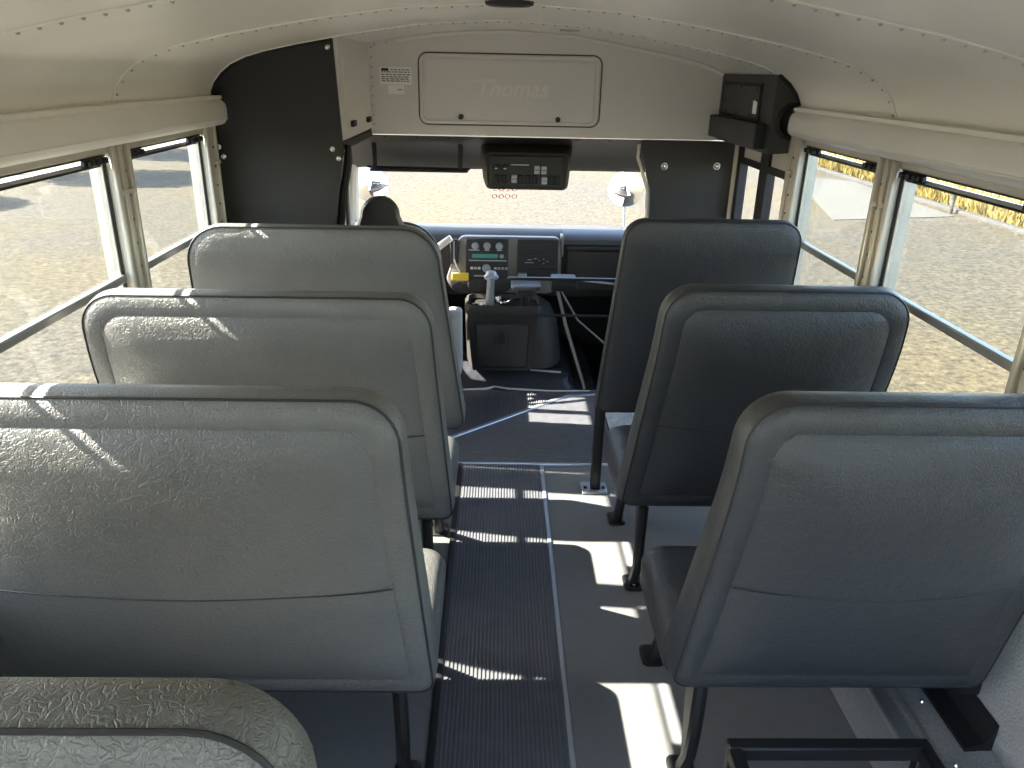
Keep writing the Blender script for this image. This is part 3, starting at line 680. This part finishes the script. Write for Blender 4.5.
# switch bay at the right with two shelves
obj('shelf_bay', RB(.108, .334, 4.186, 4.202, .584, .795, r=.004, seg=1), 'black_abs', bzo)
for z in (.728, .645): obj('shelf', RB(.112, .330, 4.172, 4.190, z-.006, z+.006, r=.003, seg=1), 'dash', bzo)
for i, (a, b, z) in enumerate(((.15,.20,.668),(.165,.19,.684),(.20,.215,.690),(.225,.232,.680),(.25,.258,.688),(.272,.280,.676),(.25,.258,.664))):
    obj('bay_marking', B(a, b, 4.183, 4.187, z-.002, z+.002), 'silver', bzo, smooth=0)
obj('charger_plug', RB(.112, .162, 4.155, 4.19, .578, .612, r=.006), 'silver', bzo)
obj('apron_socket', MB().disc((-.215,4.190,.535), (0,-1,0), .022, .006, 16), 'black_abs', bzo)
obj('apron_switch', RB(-.165, -.115, 4.182, 4.192, .515, .558, r=.004, seg=1), 'black_abs', bzo)
gb = obj('glove_box', RB(.385, .96, 4.192, 4.235, .51, .735, r=.012), 'dash', ds)
obj('glove_lip', RB(.385, .96, 4.186, 4.232, .738, .760, r=.006), 'black_abs', ds)
tg = MB(); tg.rbox(-.250, -.158, 4.128, 4.134, .575, .619, r=.0025, seg=1)
ty = empty('yellow_tag', (-.245, 4.12, .59), 'yellow tag hanging at the left of the radio', 'tag')
obj('tag_plate', tg, 'yellow', ty); obj('tag_cord', MB().tube([(-.205,4.131,.619),(-.225,4.15,.65),(-.24,4.174,.685)], .004, 6), 'cream', ty)

# steering wheel and lever
sw = empty('steering_wheel', (-.50, 3.9, .70), 'black steering wheel, its right rim rising beside the front left barrier', 'steering wheel')
cW = Vector((-.505, 3.90, .725)); ax = Vector((0, -.86, .5)).normalized(); u_ = Vector((1,0,0)); w_ = ax.cross(u_).normalized()
obj('rim', MB().tube([cW + (u_*cos(2*pi*k/40) + w_*sin(2*pi*k/40))*.205 for k in range(40)], .015, 10, True), 'dark_grey', sw)
hbm = MB(); hbm.disc(cW - ax*.05, ax, .075, .05, 20, .06); obj('hub', hbm, 'black_abs', sw)
for a in (20, 160, 270):
    d = u_*cos(radians(a)) + w_*sin(radians(a)); obj('spoke', MB().tube([cW - ax*.03 + d*.05, cW + d*.2], [.018,.012], 8), 'black_abs', sw)
obj('steering_column', MB().tube([cW - ax*.05, cW - ax*.30], .04, 12), 'black_abs', sw)
lv = MB(); lv.tube([(-.40,4.02,.72),(-.35,4.02,.752),(-.31,4.02,.784),(-.245,4.02,.832)], [.008,.016,.019,.017], 10)
lv2 = empty('shift_lever', (-.33, 4.02, .72), 'pale column lever pointing up to the right of the steering wheel', 'lever')
obj('lever_grip', lv, 'stalk', lv2); obj('lever_root', MB().tube([(-.345,4.03,.66),(-.338,4.03,.73)], [.016,.020], 8), 'stalk', lv2)

# driver seat
dv = empty('driver_seat', (-.49, 3.65, 0), 'driver seat with a dark rounded headrest rising behind the front left barrier', 'seat')
def dl_(x0,x1,z0,z1,r,y): return [(u, y, v) for u, v in rrect(x0,x1,z0,z1,r,.06,.06)]
obj('backrest', MB().loops([dl_(-.76,-.25,.42,.98,.10,3.41), dl_(-.78,-.23,.40,1.00,.12,3.435), dl_(-.78,-.23,.40,1.00,.12,3.47), dl_(-.75,-.26,.42,.97,.1,3.50)]), 'driver', dv)
hr = []
for y, i in ((3.430,.035),(3.436,.012),(3.455,.0),(3.49,.0),(3.510,.02)):
    hr.append([(u, y, v) for u, v in rrect(-.635+i, -.418-i, .95, 1.124-i, .085-i, .022, .022, .03)])
obj('headrest', MB().loops(hr), 'driver', dv)
obj('cushion', RB(-.77, -.275, 3.49, 3.98, .30, .42, r=.04, seg=3), 'cloth', dv)
obj('seat_base', RB(-.70, -.32, 3.52, 3.88, .0085, .30, r=.02), 'black_abs', dv)
obj('side_bolster', RB(-.235, -.165, 3.38, 3.56, .30, .60, r=.02, seg=3), 'cloth', dv)

# ---- engine cover with storage bin, levers and clutter
ec = empty('engine_cover', (.03, 4.1, 0), 'dark plastic engine cover console with a drop-front bin', 'console')
def ecl(y, x0, x1, z): return None
ec_m = MB()
ec_m.hexa([(-.130,3.985,.105),(.180,3.985,.105),(.22,4.18,.105),(-.17,4.18,.105),(-.155,3.945,.455),(.225,3.945,.455),(.24,4.18,.462),(-.18,4.18,.462)])
obj('console_body', ec_m, 'dash', ec)
rim = MB()
ls = []
for z, i in ((.440,.0),(.462,-.006),(.488,0),(.492,.012),(.470,.022)):
    ls.append([(u, v, z) for u, v in rrect(-.168+i, .238-i, 3.93+i, 4.18-i, .045)])
rim.loops(ls, False, False); obj('tray_rim', rim, 'dash', ec)
obj('tray', B(-.15, .22, 3.95, 4.17, .452, .462), 'black_abs', ec, smooth=0)
for x in (-.105, -.03):
    obj('cup_holder', MB().loops([[(x+r*cos(2*pi*k/20), 4.01+r*sin(2*pi*k/20), z) for k in range(20)] for r, z in ((.036,.463),(.036,.474),(.030,.474),(.028,.464))], False, True), 'dash', ec)
bn = MB(); bn.loops([[(u, 3.966 - (v-.06)*.05 + d, v) for u, v in rrect(-.105+i, .160-i, .14+i, .385-i, .018, -.012, -.012)] for d, i in ((.012,0),(-.004,.0),(-.008,.006))])
bno = obj('bin_door', bn, 'dash', ec)
gp = MB(); gp.tube([(u, 3.963-(v-.06)*.05, v) for u, v in rrect(-.112, .167, .132, .392, .02, -.012, -.012)], .004, 5, True); obj('bin_gap', gp, 'seal', ec)
obj('bin_latch', RB(-.002, .052, 3.925, 3.94, .262, .345, r=.005, seg=1), 'black_steel', bno)
obj('latch_lip', RB(.002, .048, 3.918, 3.93, .258, .276, r=.003, seg=1), 'dash', bno)
# the bulge beside the console
bg_ = MB(); ls = []
for y, w, h in ((4.02,.07,.30),(4.05,.12,.40),(4.11,.16,.46),(4.18,.18,.48)):
    ls.append([(.19 + w*u, y, max(.105, h*v)) for u, v in ((0,0),(1.0,0),(.97,.35),(.85,.70),(.60,.92),(.25,1.0),(0,1.0))])
bg_.loops(ls); obj('side_bulge', bg_, 'dash', ec)
obj('floor_bead', MB().tube([(.19,4.02,.098),(.28,4.0,.098),(.36,3.99,.098)], .006, 6), 'silver', ec)
gl = empty('parking_lever', (-.035, 3.98, .46), 'grey upright lever with a cross-shaped knob on the engine cover', 'lever')
obj('lever_shaft', MB().tube([(-.042,3.99,.468),(-.038,3.985,.53),(-.034,3.98,.625)], [.021,.022,.020], 12), 'silver', gl)
kn = MB(); kn.loops([[( -.033+r*cos(2*pi*k/16), 3.98+r*.8*sin(2*pi*k/16), z) for k in range(16)] for r, z in ((.018,.618),(.038,.628),(.040,.640),(.030,.650),(.026,.664),(.012,.670))]); obj('lever_knob', kn, 'silver', gl)
ky = empty('key_bunch', (.06, 4.0, .462), 'bunch of small bright metal keys and clips lying in the console tray', 'keys')
rr = random.Random(11)
for i in range(6):
    x = .005 + rr.random()*.06; y = 4.03 + rr.random()*.06; a = rr.uniform(0, pi); z = .466 + i*.006
    k_ = MB(); k_.disc((x, y, z), (0, .2, 1), .016, .004, 12); k_.tube([(x+.014*cos(a), y+.014*sin(a), z+.003), (x+.055*cos(a), y+.055*sin(a), z+.006)], .005, 6)
    obj('key', k_, 'chrome', ky)
hp = empty('control_pad', (.15, 3.95, .55), 'flat bluish grey pad on a bracket above the engine cover', 'pad')
obj('pad_plate', MB().loops([[(u, v, z) for u, v in rrect(.070+i, .228-i, 3.84+i, 3.99-i, .03)] for z, i in ((.602,.004),(.615,0),(.622,.002),(.625,.01))]), 'dash_pad', hp)
obj('pad_bracket', RB(.10, .20, 3.90, 3.96, .55, .603, r=.012), 'black_abs', hp)
obj('pad_post', MB().tube([(.15,3.95,.56),(.15,3.99,.486)], .022, 8), 'black_abs', hp)

# ---- manual door linkage
dk = empty('door_linkage', (.4, 3.75, 0), 'black steel rod linkage that works the entrance door, right of the engine cover', 'linkage')
obj('operating_bar', RB(.05, .62, 3.735, 3.76, .682, .697, r=.004, seg=1), 'black_steel', dk)
obj('pivot_head', RB(.27, .40, 3.76, 3.86, .62, .69, r=.01), 'black_steel', dk)
obj('cross_rod', MB().tube([(.18,3.72,.510),(1.1,3.72,.505)], .007, 8), 'black_steel', dk)
obj('long_rod', MB().tube([(.36,3.75,.69),(.70,3.72,.665),(1.1,3.7,.64)], .006, 8), 'silver', dk)
obj('strut', MB().tube([(.305,3.80,.625),(.36,3.85,.42),(.478,3.975,.06),(.495,3.965,.006)], [.008,.009,.008,.007], 8), 'dash_trim', dk)
obj('thin_rod', MB().tube([(.32,3.82,.62),(.42,3.84,.45),(.62,3.84,.28)], .005, 6), 'dash_trim', dk)

# ---- bench seats
def back_builder(root, x0, x1, yb, yt, zt, inner, vinyl, barrier=False, r=.088, btap=.04):
    """x0<x1; inner = side of the aisle (+1: the aisle lies at x1); yb: rear face at the bottom, yt: at the top"""
    z0 = .375; th0, th1 = ((.16, .06) if inner > 0 else (.085, .055)) if barrier else (.125, .068)
    tin, tout = (.036, .012) if not barrier else (btap, .01)
    t0, t1 = (tout, tin) if inner > 0 else (tin, tout)
    bow = .012 if barrier else .045
    def yr(z):
        t = max(0, (z-(zt-.24))/.24); return yb + (yt-bow-yb)*(z-z0)/(zt-z0) + bow*t*t
    def th(z): return th0 + (th1-th0)*(z-z0)/(zt-z0)
    def loop(ins, fdep, add):
        return [(u, yr(v) + fdep*th(v) + add, v) for u, v in rrect(x0+ins, x1-ins, z0+ins, zt-ins, max(r-ins*.55, .02), t0, t1, max(.035-ins*.4, .015), n=8, side=10)]
    if barrier: L = [loop(.21,0,-.012), loop(.10,0,-.010), loop(.04,0,-.006), loop(.012,0,-.001), loop(.003,0,.005), loop(0,0,.012), loop(-.002,.5,0), loop(0,1,-.012), loop(.006,1,-.003), loop(.018,1,.001), loop(.15,1,.008)]
    else: L = [loop(.21,0,-.029), loop(.15,0,-.026), loop(.11,0,-.021), loop(.08,0,-.0145), loop(.056,0,-.0080), loop(.0535,0,-.0062), loop(.051,0,-.0075),
         loop(.020,0,-.005), loop(.008,0,-.001), loop(.003,0,.004), loop(0,0,.010), loop(-.003,.5,0), loop(0,1,-.012), loop(.006,1,-.003), loop(.018,1,.001), loop(.15,1,.012)]
    mbk = MB().loops(L, False, False); N = len(L[0]); h = N//2
    # outline index: bottom-right corner, right side, top-right corner | top-left corner, left side, bottom-left corner
    for base in (0, (len(L)-1)*N):
        for k in range(h-1): mbk.f.append((base+k, base+k+1, base+N-2-k, base+N-1-k))
    b = obj('seat_back', mbk, vinyl, root, smooth=60)
    obj('welt', MB().tube(loop(.0035,0,.0015), .0030 if vinyl == 'vinyl' else .0022, 6, True), 'welt', b)
    zs = .70 if not barrier else .74
    xs = [x0+.07 + (x1-x0-.14)*k/24 for k in range(25)]
    if not barrier:
        def pil(x):
            d = min(x-x0, x1-x)
            for (a, p), (c, q) in zip(((.056,.008),(.08,.0145),(.11,.021),(.15,.026),(.21,.029)), ((.08,.0145),(.11,.021),(.15,.026),(.21,.029),(9,.029))):
                if d <= c: return p + (q-p)*(d-a)/(c-a)
        obj('cross_seam', MB().tube([(x, yr(zs + .010*cos(2*pi*k/24)) - pil(x) - .0006, zs + .010*cos(2*pi*k/24)) for k, x in enumerate(xs)], .0016, 5), 'welt', b)
    return b
def foot(x, y, root, leg, m='black_steel'):
    obj('foot_plate', MB().loops([[(u, v, z) for u, v in rrect(x-.034+i, x+.034-i, y-.045+i, y+.045-i, .02)] for z, i in ((.0005,0),(.007,0),(.012,.008))]), m, leg)
    bt = MB(); bt.disc((x, y-.022, .010), (0,0,1), .011, .010, 6); bt.disc((x, y-.022, .009), (0,0,1), .017, .003, 14)
    obj('bolt', bt, 'chrome', leg)
def bench(x0, x1, yb, yt, zt, inner, vinyl, label, cushion=True):
    t = empty('bench_seat', ((x0+x1)/2, yb+.2, 0), label, 'bench', 'grey vinyl bus bench seats')
    back_builder(t, x0, x1, yb, yt, zt, inner, vinyl)
    ls = []; cx0, cx1 = x0+.005, x1-.005
    for z, i in ((.335,.012),(.345,0),(.415,-.002),(.438,.008),(.450,.024),(.456,.060)):
        ls.append([(u, v, z) for u, v in rrect(cx0+i, cx1-i, yb+.06+i, yb+.47-i, .055, n=6)])
    obj('cushion', MB().loops(ls), vinyl, t, smooth=60)
    e = x1 if inner > 0 else x0; lx = e - inner*.085
    fr = MB(); z = .322
    xa, xb = (x0+.03, lx) if inner > 0 else (lx, x1-.03)
    fr.tube([(xa,yb+.17,z),(xb,yb+.17,z),(xb,yb+.42,z),(xa,yb+.42,z)], .013, 8, True)
    fr.tube([(lx,yb+.05,.32),(lx,yb+.03,.50)], .012, 8)
    obj('seat_frame', fr, 'black_steel', t)
    l1 = obj('leg', MB().tube([(lx,yb+.045,.345),(lx+inner*.004,yb+.035,.22),(lx,yb+.06,.11),(lx,yb+.105,.012)], [.017,.017,.017,.019], 8), 'black_steel', t)
    foot(lx, yb+.105, t, l1)
    obj('leg_web', MB().hexa([(lx-.003,yb+.05,.32),(lx+.003,yb+.05,.32),(lx+.003,yb+.16,.32),(lx-.003,yb+.16,.32),(lx-.003,yb+.05,.30),(lx+.003,yb+.05,.30),(lx+.003,yb+.115,.02),(lx-.003,yb+.115,.02)]), 'black_steel', l1)
    l2 = obj('leg', MB().tube([(lx,yb+.36,.32),(lx,yb+.43,.16),(lx,yb+.50,.012)], [.017,.017,.02], 8), 'black_steel', t)
    foot(lx, yb+.52, t, l2)
    w = x0 - .001 if inner > 0 else x1 + .001
    obj('wall_bracket', RB(*sorted((w, (XL if inner > 0 else XR))), yb+.05, yb+.40, .305, .345, r=.006), 'black_steel', t)
    return t
LX0, LX1, RX0, RX1 = -1.058, -.126, .400, 1.105
bench(LX0, LX1, .56, .478, 1.147, 1, 'vinyl', 'bench seat cropped at the bottom left corner, nearest the camera')
bench(LX0, LX1, 1.315, 1.215, 1.122, 1, 'vinyl', 'left bench second from the camera, wide back with a long cross seam')
bench(LX0, LX1, 2.02, 1.865, 1.118, 1, 'vinyl', 'left bench right behind the front left barrier')
bench(RX0, RX1, 1.335, 1.215, 1.125, -1, 'vinyl_dark', 'right bench nearest the camera, over the grey floor ledge')
bench(RX0, RX1, 2.11, 1.93, 1.135, -1, 'vinyl_dark', 'middle right bench between the front right barrier and the nearest one')
def barrier(x0, x1, yb, yt, zt, inner, vinyl, label):
    t = empty('padded_barrier', ((x0+x1)/2, yb+.05, 0), label, 'barrier', 'padded front barriers')
    back_builder(t, x0, x1, yb, yt, zt, inner, vinyl, True, .13 if inner > 0 else .08, .075 if inner > 0 else .045)
    e = x1 if inner > 0 else x0; lx = e - inner*(.10 if inner > 0 else .022)
    p = obj('post', RB(lx-.02, lx+.02, yb+.015, yb+.06, .008, .42, r=.006), 'black_steel', t)
    obj('foot_plate', RB(lx-.06, lx+.05, yb-.01, yb+.085, .0005, .010, r=.004, seg=1), 'silver', p)
    for dx in (-.042, .034): obj('bolt', MB().disc((lx+dx, yb+.03, .010), (0,0,1), .008, .006, 6), 'black_steel', p)
    p2x = x0+.05 if inner > 0 else x1-.05
    obj('post', RB(p2x-.02, p2x+.02, yb+.015, yb+.06, .001, .42, r=.006), 'black_steel', t)
    return t
barrier(-1.065, -.120, 2.66, 2.585, 1.152, 1, 'vinyl', 'wide padded barrier at the front left, behind the driver seat')
barrier(.405, 1.100, 2.83, 2.72, 1.172, -1, 'vinyl_dark', 'padded barrier at the front right, beside the entrance')

# ---- grey ledge along the lower right wall, black strap, bare seat base frame
lg = empty('wheel_ledge', (1.06, .6, 0), 'grey speckled steel ledge along the floor by the right wall', 'ledge')
obj('ledge_body', MB().loops([[(x, y, z) for x, z in ((.985,.0),(.985,.185),(.995,.195),(1.035,.20),(1.115,.225),(1.148,.225),(1.148,0))] for y in (-.6, 2.05)]), 'ledge', lg, smooth=20)
obj('ledge_lip', RB(.968, 1.012, -.6, 2.05, .178, .198, r=.004, seg=1), 'trim', lg)
obj('ledge_rib', RB(1.016, 1.030, -.6, 2.05, .196, .207, r=.003, seg=1), 'ledge', lg)
for x, y in ((1.07,1.46),(1.05,1.27),(1.08,1.25)):
    obj('screw', MB().dome((x, y, .2145), (0,0,1), .006, .005, 8), 'chrome', lg)
obj('wall_strap', MB().loops([[(x, y, z) for x, z in ((1.085,.232),(1.125,.245),(1.147,.30),(1.147,.225),(1.085,.222))] for y in (1.30,1.33,1.60)]), 'black_steel', None, 'black rubber strap in the corner of the ledge and right wall', 'strap')
sf = empty('seat_base_frame', (.74, 1.0, 0), 'bare black steel seat base frame at the bottom right, without a cushion', 'frame')
obj('front_rail', RB(.515, .965, 1.235, 1.268, .262, .300, r=.004, seg=1), 'black_steel', sf)
obj('side_rail', RB(.515, .545, .85, 1.24, .262, .300, r=.004, seg=1), 'black_steel', sf)
obj('side_rail', RB(.935, .965, .85, 1.24, .262, .300, r=.004, seg=1), 'black_steel', sf)
obj('rear_rail', RB(.515, .965, .85, .88, .262, .300, r=.004, seg=1), 'black_steel', sf)
obj('inner_bar', RB(.56, .93, 1.19, 1.205, .225, .245, r=.003, seg=1), 'dash_trim', sf)
for x in (.53, .95):
    for y in (.865, 1.25): obj('leg', RB(x-.013, x+.013, y-.013, y+.013, .001, .265, r=.003, seg=1), 'black_steel', sf)
